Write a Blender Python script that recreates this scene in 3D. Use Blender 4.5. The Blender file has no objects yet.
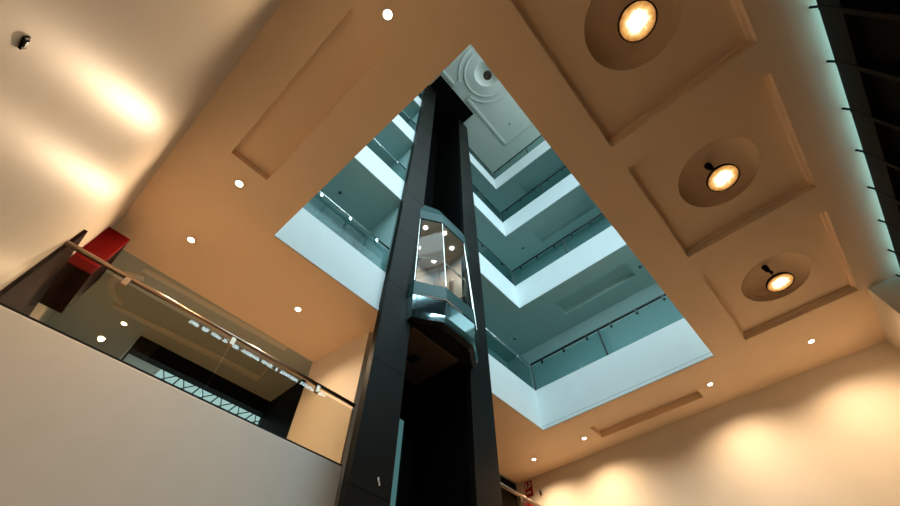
import bpy, bmesh, math, random
from mathutils import Vector, Matrix
random.seed(4)
PI = math.pi
sc = bpy.context.scene
S = 5.2                      # metres from eye level to the lobby ceiling
EYE = 1.5
def W(x, y, z): return Vector((x*S, y*S, z*S + EYE))

# ------------------------------------------------------------------ camera
cd = bpy.data.cameras.new('camera'); cam = bpy.data.objects.new('camera', cd)
sc.collection.objects.link(cam); sc.camera = cam
cd.sensor_width = 36; cd.lens = 403.63/900*36; cd.clip_start = .02; cd.clip_end = 300
cam.location = W(0, 0, 0)
cam.rotation_euler = (2.51280002, -.00259961, -.838386731)

# ------------------------------------------------------------------ colour, world, big lights
sc.view_settings.view_transform = 'Standard'; sc.view_settings.look = 'None'
sc.view_settings.gamma = 1; sc.view_settings.use_curve_mapping = False
sc.view_settings.exposure = 0.0
wd = bpy.data.worlds.new('world'); sc.world = wd; wd.use_nodes = True
bg = wd.node_tree.nodes['Background']; bg.inputs[0].default_value = (.25, .45, .5, 1); bg.inputs[1].default_value = .02
FFL = .785
WARM = (1.0, .71, .44)
DAY = (.62, .90, 1.0)
def area(name, loc, rot, sx, sy, power, col, spread=PI):
    l = bpy.data.lights.new(name, 'AREA'); l.shape = 'RECTANGLE'; l.size = sx; l.size_y = sy
    l.energy = power; l.color = col; l.spread = spread
    o = bpy.data.objects.new(name, l); sc.collection.objects.link(o)
    o.location = loc; o.rotation_euler = rot; return o
# daylight entering the atrium through the tall windows on its two near sides (upper floors)
area('daylight_front', W(.838, -.40, 1.68), (PI/2-.3, 0, 0), 1.18*S, .085*S, 185, DAY, 2.6)
for k in range(1, 3):
    area('daylight_front', W(.85, -.40, 1.55+FFL*k+.35), (PI/2-.65, 0, 0), 1.9*S, .55*S, 330 if k == 1 else 215, DAY, 2.4)
area('daylight_top_front', W(.85, -.40, 3.8), (PI/2+.1, 0, 0), 1.9*S, .5*S, 300, (.72, .90, .92))
for k in range(3):
    area('daylight_left', W(-.12, .40, 1.55+FFL*k+.35), (PI/2-.65, 0, -PI/2), 1.0*S, .55*S, 95, DAY, 2.4)
# daylight hall beyond the balcony
area('daylight_hall', W(.6, 2.55, .85), (-PI/2-.5, 0, 0), 1.4*S, .25*S, 110, DAY)
DOWN_W = 275      # each lobby downlight
PEND_W = 8       # each ring pendant
LED_W = 10

# ------------------------------------------------------------------ helpers
C = sc.collection
class MB:
    def __init__(s): s.bm = bmesh.new()
    def poly(s, pts):
        vs = [s.bm.verts.new(W(*p)) for p in pts]
        try: s.bm.faces.new(vs)
        except ValueError: pass
    def box(s, x0, x1, y0, y1, z0, z1):
        v = [s.bm.verts.new(W(x, y, z)) for z in (z0, z1) for x, y in ((x0, y0), (x1, y0), (x1, y1), (x0, y1))]
        for f in ((3,2,1,0), (4,5,6,7), (0,1,5,4), (1,2,6,5), (2,3,7,6), (3,0,4,7)):
            s.bm.faces.new([v[i] for i in f])
    def tube(s, pts, r, n=12, closed=False, cap=True, flat=1.0):
        P = [W(*p) for p in pts]; rings = []; N = len(P)
        for i, p in enumerate(P):
            a = P[(i-1) % N] if (closed or i > 0) else p
            b = P[(i+1) % N] if (closed or i < N-1) else p
            t = (b-a).normalized(); up = Vector((0,0,1)) if abs(t.z) < .9 else Vector((0,1,0))
            u = t.cross(up).normalized(); w = u.cross(t).normalized()
            k = 1.0
            if 0 < i < N-1 or closed:
                d = (P[i]-a).normalized().dot((b-P[i]).normalized()); k = 1/max(.5, math.sqrt((1+d)/2))
            rings.append([s.bm.verts.new(p + r*(math.cos(2*PI*j/n)*u*k + math.sin(2*PI*j/n)*w*flat)) for j in range(n)])
        for i in range(N if closed else N-1):
            A, B = rings[i], rings[(i+1) % N]
            for j in range(n): s.bm.faces.new((A[j], A[(j+1) % n], B[(j+1) % n], B[j]))
        if cap and not closed:
            s.bm.faces.new(rings[0][::-1]); s.bm.faces.new(rings[-1])
    def lathe(s, cx, cy, prof, n=48, capstart=False, capend=False):
        # prof: list of (radius, z) in scene units
        rings = []
        for r, z in prof:
            rings.append([s.bm.verts.new(W(cx + r*math.cos(2*PI*j/n), cy + r*math.sin(2*PI*j/n), z)) for j in range(n)])
        for A, B in zip(rings, rings[1:]):
            for j in range(n): s.bm.faces.new((A[j], A[(j+1) % n], B[(j+1) % n], B[j]))
        if capstart: s.bm.faces.new(rings[0][::-1])
        if capend: s.bm.faces.new(rings[-1])
    def loft(s, loops, close=False, caps=False):
        R = [[s.bm.verts.new(W(*p)) for p in L] for L in loops]; n = len(R[0])
        for A, B in zip(R, R[1:]):
            for j in range(n if close else n-1): s.bm.faces.new((A[j], A[(j+1) % n], B[(j+1) % n], B[j]))
        if caps: s.bm.faces.new(R[0][::-1]); s.bm.faces.new(R[-1])
    def build(s, name, m, parent=None, smooth=False, bevel=0, merge=False):
        bm = s.bm
        if merge: bmesh.ops.remove_doubles(bm, verts=bm.verts, dist=.0005)
        bmesh.ops.recalc_face_normals(bm, faces=bm.faces)
        org = Vector((0, 0, 0))
        if parent is None and len(bm.verts):
            mn = Vector([min(v.co[i] for v in bm.verts) for i in range(3)]); mx = Vector([max(v.co[i] for v in bm.verts) for i in range(3)])
            org = Vector(((mn.x+mx.x)/2, (mn.y+mx.y)/2, mn.z))
        elif parent is not None: org = worldloc(parent)
        bmesh.ops.translate(bm, verts=bm.verts, vec=-org)
        me = bpy.data.meshes.new(name); bm.to_mesh(me); bm.free()
        if smooth:
            for p in me.polygons: p.use_smooth = True
        me.materials.append(m)
        o = bpy.data.objects.new(name, me); C.objects.link(o)
        if parent is None: o.location = org
        else: o.parent = parent
        if bevel:
            b = o.modifiers.new('bevel', 'BEVEL'); b.width = bevel; b.segments = 2; b.limit_method = 'ANGLE'
        if smooth == 'angle':
            me.shade_smooth() if False else None
        return o
def worldloc(o):
    v = Vector((0,0,0))
    while o is not None: v = v + o.location; o = o.parent
    return v
def tag(o, label=None, cat=None, group=None, kind=None):
    if label: o['label'] = label
    if cat: o['category'] = cat
    if group: o['group'] = group
    if kind: o['kind'] = kind
    return o
def thing(name, at, label, cat, group=None):
    o = bpy.data.objects.new(name, None); C.objects.link(o); o.location = W(*at); o.empty_display_size = .1
    return tag(o, label, cat, group)
def struct(o): o['kind'] = 'structure'; return o
def copy_tree(o, parent=None):
    c = o.copy(); C.objects.link(c); c.parent = parent
    for ch in list(o.children): copy_tree(ch, c)
    return c

def nm(name, col, rough=.6, metal=0, noise=.0, nscale=6, bump=0, bscale=60, spec=.5, emis=None, estr=0, stretch=None, coat=0):
    m = bpy.data.materials.new(name); m.use_nodes = True; nt = m.node_tree; b = nt.nodes['Principled BSDF']
    b.inputs['Base Color'].default_value = (*col, 1); b.inputs['Roughness'].default_value = rough
    b.inputs['Metallic'].default_value = metal; b.inputs['Specular IOR Level'].default_value = spec
    b.inputs['Coat Weight'].default_value = coat
    if emis: b.inputs['Emission Color'].default_value = (*emis, 1); b.inputs['Emission Strength'].default_value = estr
    if noise or bump:
        tc = nt.nodes.new('ShaderNodeTexCoord'); mp = nt.nodes.new('ShaderNodeMapping')
        nt.links.new(tc.outputs['Object'], mp.inputs[0])
        if stretch: mp.inputs['Scale'].default_value = stretch
    if noise:
        n = nt.nodes.new('ShaderNodeTexNoise'); n.inputs['Scale'].default_value = nscale; n.inputs['Detail'].default_value = 5
        nt.links.new(mp.outputs[0], n.inputs['Vector'])
        r = nt.nodes.new('ShaderNodeValToRGB'); r.color_ramp.elements[0].position = .3; r.color_ramp.elements[1].position = .7
        r.color_ramp.elements[0].color = (*[c*(1-noise) for c in col], 1); r.color_ramp.elements[1].color = (*[min(1, c*(1+noise)) for c in col], 1)
        nt.links.new(n.outputs['Fac'], r.inputs[0]); nt.links.new(r.outputs[0], b.inputs['Base Color'])
    if bump:
        n2 = nt.nodes.new('ShaderNodeTexNoise'); n2.inputs['Scale'].default_value = bscale; n2.inputs['Detail'].default_value = 3
        nt.links.new(mp.outputs[0], n2.inputs['Vector'])
        bp = nt.nodes.new('ShaderNodeBump'); bp.inputs['Strength'].default_value = bump; bp.inputs['Distance'].default_value = .01
        nt.links.new(n2.outputs['Fac'], bp.inputs['Height']); nt.links.new(bp.outputs[0], b.inputs['Normal'])
    return m
def glassmat(name, tint, rough=.0, refl=1.0, base=.04):
    m = bpy.data.materials.new(name); m.use_nodes = True; nt = m.node_tree; nt.nodes.clear()
    out = nt.nodes.new('ShaderNodeOutputMaterial'); mix = nt.nodes.new('ShaderNodeMixShader')
    t = nt.nodes.new('ShaderNodeBsdfTransparent'); t.inputs[0].default_value = (*tint, 1)
    g = nt.nodes.new('ShaderNodeBsdfGlossy'); g.inputs['Roughness'].default_value = rough; g.inputs[0].default_value = (refl, refl, refl, 1)
    ge = nt.nodes.new('ShaderNodeNewGeometry'); d = nt.nodes.new('ShaderNodeVectorMath'); d.operation = 'DOT_PRODUCT'
    nt.links.new(ge.outputs['Normal'], d.inputs[0]); nt.links.new(ge.outputs['Incoming'], d.inputs[1])
    ab = nt.nodes.new('ShaderNodeMath'); ab.operation = 'ABSOLUTE'; nt.links.new(d.outputs['Value'], ab.inputs[0])
    om = nt.nodes.new('ShaderNodeMath'); om.operation = 'SUBTRACT'; om.inputs[0].default_value = 1; nt.links.new(ab.outputs[0], om.inputs[1])
    pw = nt.nodes.new('ShaderNodeMath'); pw.operation = 'POWER'; pw.inputs[1].default_value = 5; nt.links.new(om.outputs[0], pw.inputs[0])
    a = nt.nodes.new('ShaderNodeMath'); a.operation = 'MULTIPLY_ADD'; a.inputs[1].default_value = 1-base; a.inputs[2].default_value = base; a.use_clamp = True
    nt.links.new(pw.outputs[0], a.inputs[0]); nt.links.new(a.outputs[0], mix.inputs[0])
    nt.links.new(t.outputs[0], mix.inputs[1]); nt.links.new(g.outputs[0], mix.inputs[2]); nt.links.new(mix.outputs[0], out.inputs[0])
    return m
def emit(name, col, s):
    m = bpy.data.materials.new(name); m.use_nodes = True; nt = m.node_tree; nt.nodes.clear()
    out = nt.nodes.new('ShaderNodeOutputMaterial'); e = nt.nodes.new('ShaderNodeEmission')
    e.inputs[0].default_value = (*col, 1); e.inputs[1].default_value = s; nt.links.new(e.outputs[0], out.inputs[0]); return m

M = dict(
 ceiling=nm('lobby_ceiling_paint', (.90, .69, .48), .85, noise=.02, nscale=1.5, bump=.03, bscale=90),
 wall=nm('cream_wall_paint', (.88, .79, .66), .8, noise=.02, nscale=2),
 wallgloss=nm('cream_satin_wall_paint', (.56, .49, .40), .42, noise=.02, nscale=2, bump=.10, bscale=5, spec=.14),
 parapet=nm('pale_parapet_paint', (.64, .61, .56), .75, noise=.02, nscale=3),
 white=nm('cool_white_paint', (.80, .86, .86), .75, noise=.015, nscale=3),
 teal=nm('pale_green_ceiling_paint', (.44, .62, .60), .8, noise=.02, nscale=2),
 roof=nm('roof_white_paint', (.74, .78, .72), .8, noise=.02, nscale=2),
 carpet=nm('teal_carpet', (.07, .17, .16), .95, noise=.15, nscale=40),
 floor=nm('wood_floor', (.80, .58, .37), .5, noise=.2, nscale=3, stretch=(1, 8, 1)),
 steel=nm('dark_bronze_steel', (.010, .009, .007), .48, metal=.25, spec=.10, noise=.18, nscale=2.5, bump=.05, bscale=14, stretch=(1, 1, .5)),
 black=nm('black_metal', (.004, .004, .004), .5, spec=.15),
 shaft=nm('black_shaft_lining', (.003, .0027, .0025), .7, spec=.05, noise=.3, nscale=3, stretch=(8, 8, .2)),
 chrome=nm('brushed_steel', (.75, .72, .68), .22, metal=1),
 mirror=nm('polished_chrome', (.60, .80, .82), .07, metal=1),
 tealmetal=nm('teal_tinted_metal_trim', (.015, .06, .06), .4, metal=.1, spec=.3),
 railsteel=nm('brushed_handrail_steel', (.36, .27, .20), .3, metal=1),
 raildark=nm('dark_handrail_steel', (.05, .06, .06), .3, metal=.9),
 raillight=nm('bright_handrail_steel', (.7, .76, .76), .25, metal=1),
 red=nm('red_enamel', (.13, .001, .001), .6, spec=.08),
 maroon=nm('maroon_lacquer', (.018, .006, .005), .7, spec=.03),
 signred=nm('sign_red', (.45, .01, .02), .5), signwhite=nm('sign_white', (.8, .75, .7), .5),
 cabwall=nm('cabin_beige_laminate', (.36, .29, .23), .35, spec=.6), cabdark=nm('cabin_dark_panel', (.10, .07, .05), .3),
 under=nm('brown_painted_steel', (.065, .036, .022), .6, noise=.08, nscale=8),
 glass=glassmat('balustrade_glass', (.80, .78, .72), .0, .42, .03),
 tealglass=glassmat('atrium_balustrade_glass', (.74, .87, .87), .0, .22, .03),
 cabglass=glassmat('cabin_glass', (.86, .95, .95), .0, .7, .02),
 darkglass=glassmat('smoked_glass', (.5, .48, .44), .02, .8, .05),
 facadeglass=nm('night_black_glass', (.004, .004, .003), .35, spec=.03),
 brass=nm('dark_bronze_rim', (.05, .03, .02), .35, metal=.9),
 downemit=emit('downlight_lens', (1, .86, .66), 14),
 pendemit=None,
 cabemit=emit('cabin_lamp_lens', (1, .95, .88), 10),
 ledemit=emit('led_strip_diffuser', (.55, .93, 1.0), .9),
 hallsky=emit('skylight_glass_daylight', (.50, .85, .92), 1.1),
 reflglow=emit('painted_reflection_glow', (.22, .55, .55), .28),  # emission stands in for the reflection beside the left pillar
 bouncedamper=nm('dark_bounce_damper', (.045, .022, .01), .95, noise=.2, nscale=20),
 groove=nm('grey_brown_joint', (.30, .27, .22), .9),
 mould=nm('pale_moulding_paint', (.58, .56, .48), .8),
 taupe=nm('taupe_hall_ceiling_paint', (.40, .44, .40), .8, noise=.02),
)
# pendant glass lens: glowing warm white with an amber rim, from the lamp behind it
def pend_lens():
    m = bpy.data.materials.new('pendant_lens'); m.use_nodes = True; nt = m.node_tree; nt.nodes.clear()
    out = nt.nodes.new('ShaderNodeOutputMaterial'); e = nt.nodes.new('ShaderNodeEmission'); tc = nt.nodes.new('ShaderNodeTexCoord')
    g = nt.nodes.new('ShaderNodeVectorMath'); g.operation = 'LENGTH'
    mp = nt.nodes.new('ShaderNodeMapping'); mp.inputs['Scale'].default_value = (1, 1, 0)
    nz = nt.nodes.new('ShaderNodeTexNoise'); nz.inputs['Scale'].default_value = 14
    ad = nt.nodes.new('ShaderNodeMath'); ad.operation = 'MULTIPLY_ADD'; ad.inputs[1].default_value = .09; 
    r = nt.nodes.new('ShaderNodeValToRGB'); el = r.color_ramp.elements
    el[0].position = .0; el[0].color = (6, 5.2, 4.2, 1); el[1].position = .26; el[1].color = (.30, .09, .02, 1)
    for p, c in ((.12, (3.4, 2.7, 1.9)), (.175, (1.25, .72, .26)), (.20, (.9, .45, .12))):
        q = el.new(p); q.color = (*c, 1)
    nt.links.new(tc.outputs['Object'], mp.inputs[0]); nt.links.new(mp.outputs[0], g.inputs[0]); nt.links.new(tc.outputs['Object'], nz.inputs[0])
    nt.links.new(nz.outputs['Fac'], ad.inputs[0]); nt.links.new(g.outputs['Value'], ad.inputs[2]); nt.links.new(ad.outputs[0], r.inputs[0])
    nt.links.new(r.outputs[0], e.inputs[0]); nt.links.new(e.outputs[0], out.inputs[0]); return m
M['pendemit'] = pend_lens()

# ------------------------------------------------------------------ levels
FF = .785
OX0, OX1, OY0, OY1 = .142, 1.556, .070, .838
WX0, WX1 = -.185, 1.885
FY = -.512                      # facade plane
GZ = -EYE/S                     # ground floor
LV = [1.0, 1.0+FF, 1.0+2*FF, 1.0+3*FF]
ROOF = 1.0 + 4*FF
def cells(mb, xs, ys, z, hole):
    xs = sorted(set(xs)); ys = sorted(set(ys))
    for a, b in zip(xs, xs[1:]):
        for c, d in zip(ys, ys[1:]):
            if not hole((a+b)/2, (c+d)/2): mb.poly([(a,c,z), (b,c,z), (b,d,z), (a,d,z)])
def coffer(mb, x0, x1, y0, y1, z, dep=.026, ring=None, st=.007):
    # recess with a small step moulding round its rim
    L = lambda i, zz: [(x0+i,y0+i,zz), (x1-i,y0+i,zz), (x1-i,y1-i,zz), (x0+i,y1-i,zz)]
    mb.loft([L(0, z), L(0, z+dep*.6), L(st, z+dep*.6), L(st, z+dep)] if st else [L(0, z), L(0, z+dep)], close=True)
    top = L(st, z+dep)
    if not ring: mb.poly(top); return
    r, dd = ring; cx, cy = (x0+x1)/2, (y0+y1)/2; n = 64; hx, hy = (x1-x0)/2-st, (y1-y0)/2-st
    outer = []; inner = []
    for j in range(n):
        a = 2*PI*j/n; c, s = math.cos(a), math.sin(a); k = min(hx/abs(c) if abs(c) > 1e-6 else 9, hy/abs(s) if abs(s) > 1e-6 else 9)
        outer.append((cx+c*k, cy+s*k, z+dep)); inner.append((cx+c*r, cy+s*r, z+dep))
    mb.loft([outer, inner], close=True)
    # the four corners left by the radial sampling
    for sx, sy in ((1,1), (-1,1), (-1,-1), (1,-1)):
        a0 = math.atan2(sy*hy, sx*hx) % (2*PI); j = int(a0/(2*PI)*n)
        mb.poly([outer[j], (cx+sx*hx, cy+sy*hy, z+dep), outer[(j+1) % n]])
    prof = [(r*math.cos(t), z+dep+dd*math.sin(t)) for t in [i*PI/2/12 for i in range(12)]] + [(.004, z+dep+dd)]
    mb.lathe(cx, cy, prof, n=64, capend=True)

COF = [(.150-.02, .566, -.407, -.046), (.650, 1.041, -.407, -.048), (1.143, 1.543, -.407, -.049)]
COFN = (-.080, .026, .217, .696)
COFF = (1.66, 1.783, .19, .668)
# --- lobby ceiling
mb = MB()
hs = COF + [COFN, (1.672, 1.783, .20, .668)]
xs = [WX0, WX1, OX0, OX1, .689, 1.019] + [v for h in hs for v in h[:2]]; ys = [FY-.05, FY, 1.222, 1.10, OY0, OY1, -.43] + [v for h in hs for v in h[2:]]
def hole(x, y):
    if OX0 < x < OX1 and OY0 < y < OY1: return True
    if .689 < x < 1.019 and OY0 < y < 1.10: return True
    if x > 1.553 and y < -.43: return True
    return any(h[0] < x < h[1] and h[2] < y < h[3] for h in hs)
cells(mb, xs, ys, 1.0, hole)
for h in COF: coffer(mb, *h, 1.0, .026, ring=(.105, .062))
coffer(mb, *COFN, 1.0, .022, st=0); coffer(mb, *hs[-1], 1.0, .03, st=0)
struct(mb.build('ceiling', M['ceiling'], merge=True))
# --- dim hall ceiling beyond the balcony
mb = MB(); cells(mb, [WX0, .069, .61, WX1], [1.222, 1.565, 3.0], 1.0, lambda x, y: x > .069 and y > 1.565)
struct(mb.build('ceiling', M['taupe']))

# --- floor, walls
mb = MB(); mb.box(WX0-.02, WX1+.02, FY-.02, 3.0, GZ-.03, GZ); struct(mb.build('floor', M['floor']))
mb = MB(); mb.box(WX0+.20, 1.54, FY+.01, .50, GZ, GZ+.004); struct(mb.build('floor', M['bouncedamper']))  # unseen dark layer added over the floor to cut bounce onto the ceiling
mb = MB(); mb.box(WX0-.03, WX0, FY-.03, 3.0, GZ, 1.0+.04); struct(mb.build('wall_left', M['wallgloss']))
mb = MB(); mb.box(WX1, WX1+.03, -.43, 3.0, GZ, 1.03); struct(mb.build('wall_right', M['wall']))
mb = MB(); mb.box(1.553, WX1+.03, FY-.05, -.43, GZ, 1.03); struct(mb.build('wall_corner', M['wall']))
mb = MB(); mb.loft([[(.573,1.224,q), (.604,.934,q), (.672,.934,q), (.672,1.224,q)] for q in (GZ, .9995)], close=True, caps=True); struct(mb.build('wall_balcony', M['wall']))
# balcony fronts (parapet walls) and floors
mb = MB(); mb.box(WX0, .602, .9139, .93, GZ, .517); struct(mb.build('wall_balcony_front', M['parapet'], bevel=.012))
mb = MB(); mb.box(1.11, WX1, .9139, .93, GZ, .532); struct(mb.build('wall_balcony_front', M['parapet'], bevel=.012))
mb = MB(); mb.box(WX0, WX1, .93, 1.6, .24, .30); struct(mb.build('floor', M['floor']))
mb = MB(); mb.box(WX0, WX1, 1.6, 3.0, .24, .30); struct(mb.build('floor', M['carpet']))

# --- black header frame at the end of the balcony, daylight hall with skylight trusses behind it
mb = MB()
mb.box(.069, .64, 1.565, 1.60, .942, 1.0); mb.box(.069, .075, 1.565, 1.60, .3, .942)
mb.box(.61, .64, 1.235, 1.60, .3, 1.0)
mb.box(.64, WX1, 1.235, 1.26, .3, 1.0)
struct(mb.build('trim_1', M['black']))
mb = MB(); mb.box(WX0, WX1, 2.6, 2.65, .3, 2.3); mb.box(.9, .93, 1.6, 2.5, .3, 1.5)
struct(mb.build('wall_hall', M['teal']))


# hall roof with two skylights
def hall():
    mb = MB(); z = 1.15
    q1 = [(.20,1.95), (.845,1.90), (.86,2.06), (.27,2.20)]
    cells(mb, [.069, .23, .80, .885], [1.6, 1.93, 2.12, 2.6], z, lambda x, y: .23 < x < .80 and 1.93 < y < 2.12)
    o = struct(mb.build('ceiling', M['white']))
    t = thing('skylight', (.5, 2.02, z), 'bright cyan skylight with crossed truss bars seen through the smoked balcony glass', 'skylight')
    s2 = thing('skylight', (.83, 1.98, z), 'small plain bright skylight right of the trussed one, behind the smoked balcony glass', 'skylight')
    g = MB(); g.poly([(.83,1.935,z-.004), (.90,1.95,z-.004), (.88,2.05,z-.004), (.82,2.05,z-.004)]); g.build('pane', M['hallsky'], s2)
    g = MB(); g.tube([(.83,1.935,z-.005), (.90,1.95,z-.005), (.88,2.05,z-.005), (.82,2.05,z-.005)], .02, 6, closed=True); g.build('frame', M['white'], s2)
    g = MB(); g.poly([(.23,1.93,z+.03), (.80,1.93,z+.03), (.80,2.12,z+.03), (.23,2.12,z+.03)]); g.build('pane', M['hallsky'], t)
    b = MB()
    for y in (1.93, 2.12): b.tube([(.23,y,z), (.80,y,z)], .03, 8)
    for x in (.23, .80): b.tube([(x,1.93,z), (x,2.12,z)], .03, 8)
    b.build('frame', M['white'], t)
    b = MB(); n = 6
    for i in range(n):
        x0 = .23 + .57*i/n; x1 = x0 + .57/n
        b.tube([(x0,1.93,z+.01), (x1,2.12,z+.01)], .014, 6); b.tube([(x1,1.93,z+.01), (x0,2.12,z+.01)], .014, 6); b.tube([(x1,1.93,z+.005), (x1,2.12,z+.005)], .02, 6)
    b.build('truss', M['tealmetal'], t)
hall()

# --- hall ceiling moulding: long rectangle with a C-shaped scroll on its left end
mb = MB(); zc = .999
def ridge(mb, pts, r=.07, flat=.35): mb.tube(pts, r, 10, flat=flat)
ridge(mb, [(-.06,1.485,zc), (.49,1.465,zc), (.46,1.31,zc)]); ridge(mb, [(-.06,1.25,zc), (.46,1.235,zc)])
ridge(mb, [(-.03+.075*math.cos(a), 1.37+.085*math.sin(a), zc) for a in [PI*.55 + i*PI*.9/14 for i in range(15)]])
tag(mb.build('ceiling_moulding', M['mould']), 'pale C shaped and rectangular plaster moulding on the dim hall ceiling behind the balcony glass', 'ceiling moulding')

# --- upper floors
W_UP = 1.93
for i, z in enumerate(LV):
    top = z + .21
    # soffit of the storey below / slab (the lobby ceiling already is the soffit of level 0)
    if i > 0:
        mb = MB(); cf = (1.665, 1.785, .19, .655)
        cells(mb, [WX0, OX0, OX1, W_UP, cf[0], cf[1], .689, 1.019], [-.45, OY0, OY1, 1.2, cf[2], cf[3], 1.10], z,
              lambda x, y: (x < OX1 and y < OY1) or (.689 < x < 1.019 and y < 1.10) or (cf[0] < x < cf[1] and cf[2] < y < cf[3]))
        coffer(mb, *cf, z, .03)
        struct(mb.build('ceiling', M['teal'], merge=True))
    mb = MB(); mb.box(WX0, .675, OY1+.02, 1.2, z+.04, z+.07); mb.box(1.035, W_UP, OY1+.02, 1.2, z+.04, z+.07); mb.box(OX1+.02, W_UP, -.45, OY1+.02, z+.04, z+.07)
    struct(mb.build('floor', M['carpet']))
    # parapet upstands with a thin lip along the lower edge
    mb = MB()
    mb.box(OX0-.3, .675, OY1, OY1+.02, z+.002, top); mb.box(1.035, OX1+.02, OY1, OY1+.02, z+.002, top); mb.box(OX1, OX1+.02, -.45, OY1, z+.002, top)
    struct(mb.build('wall_parapet', M['white']))
    mb = MB()
    xa, ya = (OX0+.001, OY0+.001) if i == 0 else (OX0-.3, -.45)
    mb.box(xa, .60, OY1-.004, OY1-.0005, z+.0015, z+.016); mb.box(1.10, OX1-.004, OY1-.004, OY1-.0005, z+.0015, z+.016); mb.box(OX1-.004, OX1-.0005, ya, OY1-.0005, z+.0015, z+.016)
    struct(mb.build('trim_2', M['white']))
    mb = MB(); mb.box(xa, .60, OY1-.0012, OY1-.0002, z+.016, z+.0195); mb.box(1.10, OX1-.0012, OY1-.0012, OY1-.0002, z+.016, z+.0195); mb.box(OX1-.0012, OX1-.0002, ya, OY1-.0012, z+.016, z+.0195)
    struct(mb.build('trim_4', M['groove']))
    # back walls
    zt = (LV[i+1] if i < 3 else ROOF)
    mb = MB(); zq = z+.003; mb.box(W_UP-.02, W_UP, -.45, 1.2, zq, zt); mb.box(WX0, W_UP, 1.2, 1.22, zq, zt)
    mb.box(.573, .672, .872, 1.2, zq, zt)
    struct(mb.build('wall_corridor', M['teal']))

# --- atrium roof with plaster mouldings and a dome
mb = MB(); rcx, rcy, rr = .885, .335, .12
cells(mb, [WX0, rcx-.2, rcx+.2, W_UP], [-.45, rcy-.2, rcy+.2, 1.2], ROOF, lambda x, y: abs(x-rcx) < .2 and abs(y-rcy) < .2)
n = 64; outer = []; inner = []
for j in range(n):
    a = 2*PI*j/n; c, s = math.cos(a), math.sin(a); k = .2/max(abs(c), abs(s)); outer.append((rcx+c*k, rcy+s*k, ROOF)); inner.append((rcx+c*rr, rcy+s*rr, ROOF))
mb.loft([outer, inner], close=True)
mb.lathe(rcx, rcy, [(rr*math.cos(t), ROOF+.07*math.sin(t)) for t in [q*PI/24 for q in range(12)]] + [(.004, ROOF+.07)], n=64, capend=True)
struct(mb.build('ceiling', M['roof'], merge=True))
mb = MB(); zc = ROOF-.003
arc = lambda r, a0, a1, k=24: [(rcx+r*math.cos(a0+(a1-a0)*q/k), rcy+r*math.sin(a0+(a1-a0)*q/k), zc) for q in range(k+1)]
ridge(mb, arc(.215, 0, 2*PI, 64)[:-1] + [arc(.215, 0, 2*PI, 64)[0]], .06)
ridge(mb, [(.945,.585,zc), (.945,.632,zc), (1.56,.632,zc), (1.56,.08,zc)], .08)
ridge(mb, arc(.27, 1.33, -.3), .05)
ridge(mb, [(.50,.640,zc), (.752,.640,zc), (.752,.575,zc)], .08)
ridge(mb, arc(.27, 2.0, 3.6), .05)
tag(mb.build('ceiling_moulding', M['roof']), 'raised white plaster panel and ring moulding on the topmost atrium ceiling', 'ceiling moulding')

# --- tall window walls on the two near sides of the upper atrium (daylight comes in here)
mb = MB()
for k in range(9): mb.box(WX0+.26*k, WX0+.26*k+.012, -.47, -.45, 1.03, ROOF)
for z in LV: mb.box(WX0, W_UP, -.47, -.45, z+.03, z+.20)
for x in (.308, .37, .446, .491, .567, .705, .806, .84, .992, 1.12, 1.259): mb.box(x-.009, x+.009, -.384, -.378, 1.60, 1.75)
struct(mb.build('window_2', M['black']))
mb = MB()
for k in range(6): mb.box(WX0-.02, WX0, -.45+.32*k, -.438+.32*k, 1.04, ROOF)
for z in LV: mb.box(WX0-.02, WX0, -.45, 1.2, z+.04, z+.20)
struct(mb.build('window_3', M['black']))

# ------------------------------------------------------------------ street facade: black curtain wall with a light gap above it
t = thing('curtain_wall', (.68, FY, GZ), 'black framed dark glass curtain wall along the right edge of the lobby', 'window wall')
mb = MB(); mb.box(WX0, 1.553, FY-.010, FY, .915, .978); mb.box(WX0, 1.553, FY-.05, FY-.010, .915, .925); 
for z in (.62, .32, .02): mb.box(WX0, 1.553, FY-.028, FY-.002, z, z+.03)
mb.build('transom', M['black'], t)
mx = [.141*k + .004 for k in range(-1, 11)] + [1.545]
for x in mx:
    mb = MB(); mb.box(x-.006, x+.006, FY-.02, FY+.001, GZ, .978); mu = mb.build('mullion', M['black'], t)
    mb = MB(); mb.tube([(x, FY-.004, .972), (x, FY+.003, .998)], .014, 8); mb.build('bracket', M['black'], mu)
mb = MB(); mb.box(WX0, 1.553, FY-.02, FY-.014, GZ, .9148); mb.build('glass_pane', M['facadeglass'], t)
mb = MB(); mb.box(WX0, 1.553, FY-.055, FY-.05, .9, 1.02); mb.box(WX0, 1.553, FY-.055, FY-.0, 1.001, 1.012); struct(mb.build('trim_3', M['white']))
led = thing('light_strip', (.68, FY-.032, .950), 'cool cyan light strip glowing in the gap between the ceiling and the dark glass wall', 'strip light')
mb = MB(); mb.box(WX0+.01, 1.545, FY-.042, FY-.022, .966, .970); mb.build('diffuser', M['ledemit'], led)
la = area('strip_lamp', W(.68, FY-.030, .972), (PI, 0, 0), 1.72*S, .08, LED_W, (.20, .74, 1.0)); la.rotation_euler = (PI-.0, 0, 0)

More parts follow.
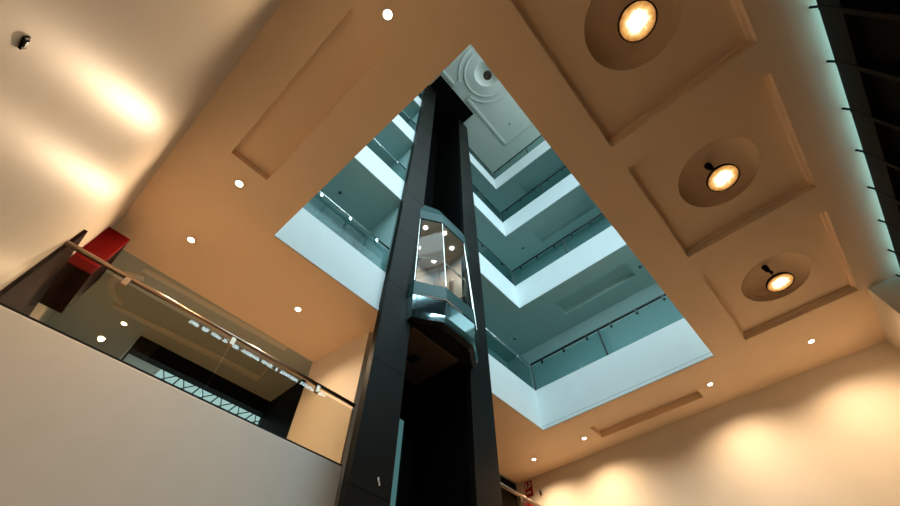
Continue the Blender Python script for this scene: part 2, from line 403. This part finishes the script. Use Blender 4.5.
# ------------------------------------------------------------------ elevator shaft and pillars
mb = MB()
mb.box(.675, 1.035, 1.10, 1.12, GZ, ROOF-.02); mb.box(.675, .689, .8385, 1.10, GZ, ROOF-.02); mb.box(1.019, 1.035, .8385, 1.10, GZ, ROOF-.02)
mb.box(.60, 1.09, .675, 1.12, ROOF-.02, ROOF-.001)
tag(mb.build('elevator_shaft', M['shaft']), None, None, None, 'structure')
for x0, x1, lab in ((.557, .688, 'tall dark bronze steel pillar left of the elevator cabin, with a white scuff near its foot'),
                    (1.019, 1.150, 'tall dark bronze steel pillar right of the elevator cabin')):
    t = thing('steel_pillar', ((x0+x1)/2, .835, GZ), lab, 'pillar', 'pillars of the elevator shaft')
    mb = MB(); mb.box(x0, x1, .812, .8375, GZ, ROOF-.03); colm = mb.build('column', M['steel'], t, bevel=.008)
    mb = MB()
    for k in range(1, 12):
        z = GZ + k*.36
        mb.box(x0-.0005, x1+.0005, .8113, .838, z, z+.0006)
    mb.build('seam', M['black'], colm)
    if x0 < 1:
        mb = MB(); mb.tube([(.640,.811,.472), (.6405,.811,.466), (.644,.811,.462), (.646,.811,.455)], .012, 8); mb.build('scuff_mark', M['signwhite'], colm)
for x, lab in ((.80, 'thin dark guide rail on the back of the elevator shaft, left one'), (.885, 'thin dark guide rail on the back of the elevator shaft, right one')):
    t = thing('guide_rail', (x, 1.095, GZ), lab, 'guide rail', 'elevator guide rails')
    mb = MB(); mb.box(x-.002, x+.002, 1.088, 1.0995, GZ, ROOF-.03); mb.box(x-.006, x+.006, 1.096, 1.0998, GZ, ROOF-.03); rlp = mb.build('rail', M['black'], t)
    for k in range(10):
        mb = MB(); mb.box(x-.012, x+.012, 1.09, 1.0998, .1+k*.4, .11+k*.4); mb.build('rail_clip', M['steel'], rlp)
# teal reflection low in the shaft, built as a glowing strip with added frame
t = thing('reflection_strip', (.925, 1.09, .2), 'narrow teal reflection beside the left pillar, built as a glowing strip low in the dark elevator shaft', 'painted reflection')
mb = MB(); mb.box(.915, .948, 1.094, 1.0985, .0, .875); mb.build('glass', M['reflglow'], t)
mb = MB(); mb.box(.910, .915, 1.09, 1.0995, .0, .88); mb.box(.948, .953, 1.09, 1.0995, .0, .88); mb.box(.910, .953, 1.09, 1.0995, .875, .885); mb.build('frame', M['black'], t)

# ------------------------------------------------------------------ elevator cabin (half octagon, glazed)
cab = thing('elevator_cabin', (.855, .9, 1.016), 'glass fronted panoramic elevator cabin with polished chrome skirt hanging between the dark pillars', 'elevator')
cx = .855
def ring(yf, ym, w, Wd, yb=1.04, z=0): return [(cx-Wd,yb,z), (cx-Wd,ym,z), (cx-w,yf,z), (cx+w,yf,z), (cx+Wd,ym,z), (cx+Wd,yb,z)]
def R(z, yf, ym, w=.084, Wd=.192, yb=.82): return ring(yf, ym, w, Wd, yb, z)
mb = MB(); mb.loft([R(1.030,.728,.792,.082,.184), R(1.060,.722,.789,.083,.188), R(1.140,.717,.787)]); mb.build('skirt', M['mirror'], cab)
mb = MB(); mb.loft([R(1.0165,.746,.800,.078,.168), R(1.030,.728,.792,.082,.184)]); mb.build('skirt_lower_edge', M['black'], cab)
mb = MB(); mb.loft([R(1.140,.713,.785,.085,.194), R(1.150,.713,.785,.085,.194), R(1.215,.717,.788,.084,.192), R(1.222,.722,.790,.083,.190)]); mb.build('sill_band', M['tealmetal'], cab)
mb = MB(); mb.loft([R(1.735,.752,.815,.083,.178), R(1.737,.748,.813,.085,.182), R(1.80,.748,.808,.086,.190), R(1.86,.766,.815,.086,.175), R(1.90,.782,.817,.084,.160)]); mb.poly(R(1.90,.782,.817,.084,.160)); mb.build('canopy', M['tealmetal'], cab)
lo = R(1.222,.719,.789,.0835,.191); hi = R(1.737,.752,.814,.083,.179)
for j in range(5):
    mb = MB(); mb.loft([[lo[j], lo[j+1]], [hi[j], hi[j+1]]]); mb.build('glass_pane', M['cabglass'], cab)
mb = MB()
for j in range(1, 5): mb.tube([lo[j], hi[j]], .010, 8)
mb.build('glazing_bar', M['chrome'], cab)
# body behind the glass
mb = MB(); z0, z1 = 1.06, 1.735
mb.poly([(cx-.15,1.03,z0), (cx+.15,1.03,z0), (cx+.15,1.03,z1), (cx-.15,1.03,z1)])
mb.poly([(cx-.15,.83,z0), (cx-.15,1.03,z0), (cx-.15,1.03,z1), (cx-.15,.83,z1)]); mb.poly([(cx+.15,.83,z0), (cx+.15,1.03,z0), (cx+.15,1.03,z1), (cx+.15,.83,z1)])
iw = mb.build('interior_wall', M['cabwall'], cab)
mb = MB(); mb.box(cx-.15,cx-.02,1.022,1.028,z0,z1-.1); mb.box(cx-.147,cx-.143,.86,.99,z0,z1-.1); mb.build('door_panel', M['cabdark'], iw)
mb = MB(); mb.poly([p for p in R(1.74,.756,.818,.08,.17,1.035)]); ic = mb.build('interior_ceiling', M['cabwall'], cab)
mb = MB(); mb.poly([p for p in R(1.10,.73,.80,.08,.18,1.035)]); mb.build('cabin_floor', M['cabdark'], cab)
mb = MB(); hz = 1.43; mb.tube([(cx-.145,.86,hz), (cx-.145,.83,hz), (cx-.15,.815,hz), (cx-.08,.752,hz), (cx+.08,.752,hz), (cx+.15,.815,hz), (cx+.145,.86,hz)], .022, 10); mb.build('handrail', M['chrome'], cab)
for sx in (-1, 1):
    mb = MB(); mb.box(cx+sx*.146-.003, cx+sx*.146+.003, .88, .91, 1.35, 1.6); mb.build('control_panel', M['chrome'], iw)
for (x, y) in ((.735,.835), (.825,.785), (.920,.82), (.80,.95), (.92,.95)):
    mb = MB(); mb.lathe(x, y, [(.0005,1.7365), (.0105,1.7365), (.0105,1.7395)], 20); mb.build('ceiling_lamp', M['cabemit'], ic)
l = bpy.data.lights.new('cabin_lamp', 'AREA'); l.size = .5; l.energy = 24; l.color = (1, .88, .74); o = bpy.data.objects.new('cabin_lamp', l); C.objects.link(o); o.location = W(.85,.88,1.725) - worldloc(cab); o.parent = cab
mb = MB(); mb.poly([(cx-.163,.803,1.017), (cx-.076,.752,1.017), (cx+.076,.752,1.017), (cx+.163,.803,1.017), (cx+.163,1.07,1.017), (cx-.163,1.07,1.017)]); mb.build('skirt_underside', M['black'], cab)
mb = MB(); mb.box(.70, .948, .812, 1.045, 1.010, 1.0165); up = mb.build('underside_panel', M['under'], cab, bevel=.01)
mb = MB(); mb.box(.802, .840, .908, .954, 1.0085, 1.0102); mb.build('hatch', M['black'], up)
mb = MB(); mb.box(.70,.70+.03, .83, 1.06, 1.90, 1.93); mb.box(.98,1.01, .83, 1.06, 1.90, 1.93); mb.box(.70,1.01,.94,.97,1.93,1.97); mb.build('top_frame', M['steel'], cab)
for sx in (-1, 1):
    mb = MB(); mb.box(cx+sx*.158-.004, cx+sx*.158+.004, .83, 1.05, 1.02, 1.88); mb.build('side_wall', M['black'], cab)

# ------------------------------------------------------------------ railings
def railing(p0, p1, zr, zb, label, mats, r=.035, npan=2, posts=(), nclamp=4, group=None, drop=.016, inset=0):
    # p0, p1: plan ends; zr: rail centre height; zb: parapet top
    t = thing('glass_railing', ((p0[0]+p1[0])/2, (p0[1]+p1[1])/2, zb), label, 'railing', group)
    L = lambda k: (p0[0]+(p1[0]-p0[0])*k, p0[1]+(p1[1]-p0[1])*k)
    mb = MB(); mb.tube([(*p0, zr), (*p1, zr)], r, 16); hr = mb.build('handrail', M[mats[0]], t, smooth=True)
    ax = abs(p1[0]-p0[0]) > abs(p1[1]-p0[1]); e = .0012
    for k in range(npan):
        a, b = L((k+.003)/npan), L((k+.997)/npan); mb = MB()
        x0, x1 = sorted((a[0], b[0])); y0, y1 = sorted((a[1], b[1]))
        if ax: mb.box(x0, x1, y0-e, y1+e, zb, zr-drop)
        else: mb.box(x0-e, x1+e, y0, y1, zb, zr-drop)
        mb.build('glass_panel', M[mats[1]], t)
    mb = MB(); a, b = L(0), L(1); x0, x1 = sorted((a[0], b[0])); y0, y1 = sorted((a[1], b[1])); e = .0035
    mb.box(x0-(0 if ax else e), x1+(0 if ax else e), y0-(e if ax else 0), y1+(e if ax else 0), zb, zb+.005); mb.build('base_channel', M['black'], t)
    for k in range(nclamp):
        c = L((k+.5)/nclamp); mb = MB(); mb.box(c[0]-.006, c[0]+.006, c[1]-.005, c[1]+.005, zr-drop-.008, zr-.003); mb.build('clamp', M[mats[0]], hr, bevel=.004)
    for k in posts:
        c = L(k); mb = MB(); mb.tube([(*c, zb), (*c, zr)], r*.8, 10); mb.build('post', M['raillight' if mats[0] == 'raillight' else mats[0]], t)
    return t
rl = railing((WX0+.002, .9139+.006), (.6, .9139+.006), .695, .517, 'long bronze toned handrail over tinted glass on the balcony at lower left', ('railsteel','glass'), .030, 2, nclamp=3)
railing((1.152, .9139+.006), (WX1-.002, .9139+.006), .71, .532, 'bronze toned balcony handrail at the foot of the right pillar', ('railsteel','glass'), .036, 2, nclamp=4)
FLN = ['first', 'second', 'third', 'topmost']
for i, z in enumerate(LV):
    zb, zr = z+.21, z+.375
    g = 'glass railings around the atrium'
    railing((OX0-.28, OY1+.010), (.556, OY1+.010), zr, zb, FLN[i]+' floor atrium railing left of the dark pillars, counted upward', ('raillight','tealglass'), .022, 2, nclamp=5, group=g)
    railing((1.152, OY1+.010), (OX1+.002, OY1+.010), zr, zb, FLN[i]+' floor short atrium railing right of the pillars, counted upward', ('raillight' if i == 0 else 'raildark','tealglass'), .02, 1, nclamp=2, group=g)
    railing((OX1+.010, OY1+.002), (OX1+.010, -.35), zr, zb, FLN[i]+' floor far side atrium railing with dark handrail, counted upward', ('raildark','tealglass'), .03, 3, posts=(.0, .333, .667), nclamp=9, group=g)

# ------------------------------------------------------------------ downlights
def make_downlight():
    t = thing('downlight', (0, 0, 1.0), 'x', 'ceiling light')
    mb = MB(); mb.lathe(0, 0, [(.0105,1.0), (.0125,.9993), (.0125,.998), (.0095,.9975), (.0092,.999)], 32); mb.build('rim', M['signwhite'], t)
    mb = MB(); mb.lathe(0, 0, [(.0003,.9972), (.006,.9975), (.0095,.9985), (.0095,.9995)], 28); mb.build('lens', M['downemit'], t)
    l = bpy.data.lights.new('downlight_lamp', 'SPOT'); l.energy = DOWN_W; l.color = WARM; l.spot_size = 2.6; l.spot_blend = 1; l.shadow_soft_size = .06
    o = bpy.data.objects.new('downlight_lamp', l); C.objects.link(o); o.parent = t; o.location = (0, 0, -.03)
    return t
dl = make_downlight(); first = True
SP = [(-.020,.165,'round lit downlight by the top edge of the picture, above the long narrow coffer'),
      (-.018,.759,'round lit downlight just below the lower end of the long narrow coffer'),
      (-.015,1.032,'round lit downlight nearest the big cream wall and the red cabinet'),
      (.369,1.032,'round lit downlight between the balcony and the left edge of the atrium opening'),
      (1.734,1.013,'lit downlight nearest the red sign, lowest of the row before the far wall'),
      (1.730,.732,'lit downlight left of the shallow ceiling slot near the far wall'),
      (1.714,.147,'lit downlight right of the shallow ceiling slot near the far wall'),
      (1.707,-.223,'rightmost lit downlight, just below the third ring lamp coffer'),
      (.002,1.566-.02,'lit downlight in the dim hall seen through the balcony glass')]
for x, y, lab in SP:
    o = dl if first else copy_tree(dl); first = False
    o.location = W(x, y, 1.0); tag(o, lab, 'ceiling light', 'lit ceiling downlights')
# unlit downlights on upper floors
off = thing('unlit_downlight', (0, 0, 0), 'x', 'ceiling light'); off.location = (0, 0, 0)
mb = MB(); mb.lathe(0, 0, [(.016,-EYE/S), (.016,-EYE/S-.003), (.011,-EYE/S-.003), (.011,-EYE/S-.0005)], 24); mb.build('rim', M['raildark'], off)
mb = MB(); mb.lathe(0, 0, [(.0005,-EYE/S-.001), (.0105,-EYE/S-.001)], 24); mb.build('lens', M['carpet'], off)
ol = [(.327,1.03,LV[1],'small unlit downlight in the first floor soffit left of the pillars'), (1.752,1.02,LV[1],'small unlit downlight in the first floor soffit right of the pillars'),
      (1.744,.144,LV[1],'small unlit downlight beyond the right end of the first floor soffit slot'), (1.73,.80,LV[2],'small unlit downlight in the second floor soffit'),
      (1.35,.25,ROOF,'small unlit downlight on the topmost atrium ceiling, upper one'), (1.42,.47,ROOF,'small unlit downlight on the topmost atrium ceiling, lower one')]
for k, (x, y, z, lab) in enumerate(ol):
    o = off if k == 0 else copy_tree(off); o.location = W(x, y, z); o.scale = (.55, .55, .55); tag(o, lab, 'ceiling light', 'unlit downlights of the upper floors')

# ------------------------------------------------------------------ ring pendants
def make_pendant():
    # origin at lens centre; local metres via scene units around (0,0,0 => EYE)
    z0 = -EYE/S
    t = thing('pendant_lamp', (0, 0, z0), 'x', 'pendant lamp')
    q = lambda prof: [(r, z0+z) for r, z in prof]
    mb = MB(); mb.lathe(0, 0, q([(.0005,.004), (.012,.002), (.028,.0), (.0385,.001)]), 48); mb.build('lens', M['pendemit'], t, smooth=True)
    mb = MB(); mb.lathe(0, 0, q([(.0385,-.001), (.0415,-.001), (.0415,.005), (.036,.012), (.026,.020), (.012,.026), (.006,.027)]), 48, capend=True); mb.build('shade', M['brass'], t, smooth=True)
    mb = MB(); mb.tube([(0,0,z0+.026), (0,0,z0+.064)], .009, 8); mb.build('stem', M['black'], t)
    mb = MB(); mb.lathe(0, 0, q([(.003,.060), (.007,.063), (.009,.075), (.009,.084)]), 24, capstart=True)
    mb.box(-.014,-.004,-.003,.003, z0+.068, z0+.075); mb.box(.001,.009,-.009,.0, z0+.052, z0+.060); mb.build('mount', M['black'], t)
    l = bpy.data.lights.new('pendant_light', 'SPOT'); l.energy = PEND_W; l.color = (1, .52, .24); l.spot_size = 2.6; l.spot_blend = 1; l.shadow_soft_size = .18
    o = bpy.data.objects.new('pendant_light', l); C.objects.link(o); o.parent = t; o.location = (0, 0, -.03)
    return t
pd = make_pendant()
PL = [(.351,-.2275,'largest lit ring pendant, in the coffer nearest the top of the picture'), (.848,-.2275,'middle lit ring pendant in the middle domed square coffer'),
      (1.344,-.2275,'smallest lit ring pendant, in the domed coffer nearest the far wall')]
for k, (x, y, lab) in enumerate(PL):
    o = pd if k == 0 else copy_tree(pd); o.location = W(x, y, 1.003); tag(o, lab, 'pendant lamp', 'round pendant lamps in the lobby coffers')
# unlit pendant under the roof dome
t = thing('pendant_lamp', (rcx, rcy, ROOF-.06), 'unlit dark pendant lamp hanging from the dome at the very top of the atrium', 'pendant lamp')
z0 = ROOF-.10
mb = MB(); mb.lathe(rcx, rcy, [(.032,z0), (.040,z0+.005), (.040,z0+.03), (.02,z0+.05), (.006,z0+.055)], 32, capend=True); mb.build('shade', M['brass'], t, smooth=True)
mb = MB(); mb.lathe(rcx, rcy, [(.001,z0+.01), (.018,z0+.004), (.032,z0+.004)], 32); mb.build('lens', M['under'], t)
mb = MB(); mb.tube([(rcx,rcy,z0+.05), (rcx,rcy,ROOF+.068)], .02, 8); mb.build('stem', M['black'], t)

# ------------------------------------------------------------------ balcony things
mb = MB(); mb.box(WX0+.0005, WX0+.008, .932, 1.55, .302, .757); tag(mb.build('wall_panel', M['maroon'], bevel=.004), 'dark maroon panel on the cream wall behind the left end of the balcony glass', 'wall panel')
t = thing('hose_cabinet', (-.155, 1.19, .776), 'red metal hose cabinet on the cream wall above the left end of the balcony', 'fire hose cabinet')
mb = MB(); mb.box(WX0+.001, -.127, 1.088, 1.29, .776, .925); mb.build('body', M['maroon'], t, bevel=.01)
mb = MB(); mb.box(WX0+.001, -.127, 1.082, 1.088, .774, .927); mb.build('door', M['red'], t, bevel=.008)
# small black device on left wall
t = thing('wall_sensor', (WX0+.004, .283, .351), 'tiny black sensor fixed high on the big cream wall', 'sensor')
mb = MB(); mb.box(WX0+.0002, WX0+.0022, .277, .289, .348, .3535); mb.build('body', M['black'], t)
mb = MB(); mb.box(WX0+.0022, WX0+.003, .280, .286, .349, .3525); mb.build('lens', M['raildark'], t)

# red fire sign
t = thing('fire_sign', (WX1-.002, 1.16, .92), 'red fire equipment sign with white pictograms on the far wall by the right pillar', 'sign')
mb = MB(); mb.box(WX1-.004, WX1-.0005, 1.137, 1.180, .918, .990); bd = mb.build('board', M['signred'], t)
mb = MB(); xx = WX1-.0055
mb.box(xx, xx+.0012, 1.165, 1.175, .955, .982); mb.box(xx, xx+.0012, 1.144, 1.152, .960, .984); mb.box(xx, xx+.0012, 1.152, 1.158, .955, .965)
for k, y in enumerate((1.170,1.160,1.150)): mb.box(xx, xx+.0012, y-.003, y+.003, .930, .940+.004*(k % 2))
mb.build('pictogram', M['signwhite'], bd)
mb = MB(); mb.box(WX1-.03, WX1-.0005, 1.14, 1.18, .80, .885); tag(mb.build('alarm_box', M['signred'], bevel=.01), 'red box on the far wall under the red sign', 'alarm box')
mb = MB(); mb.box(WX1-.012, WX1-.0005, 1.088, 1.096, .905, .925); tag(mb.build('wall_switch', M['under'], bevel=.004), 'small brown fixture on the far wall right of the red sign', 'switch')
# exit sign on first floor corridor
mb = MB(); mb.box(1.74, 1.80, 1.19, 1.1995, LV[1]-.18, LV[1]-.10); tag(mb.build('notice_board', M['raildark']), 'small dark notice on the first floor corridor wall behind the glass corner', 'notice')
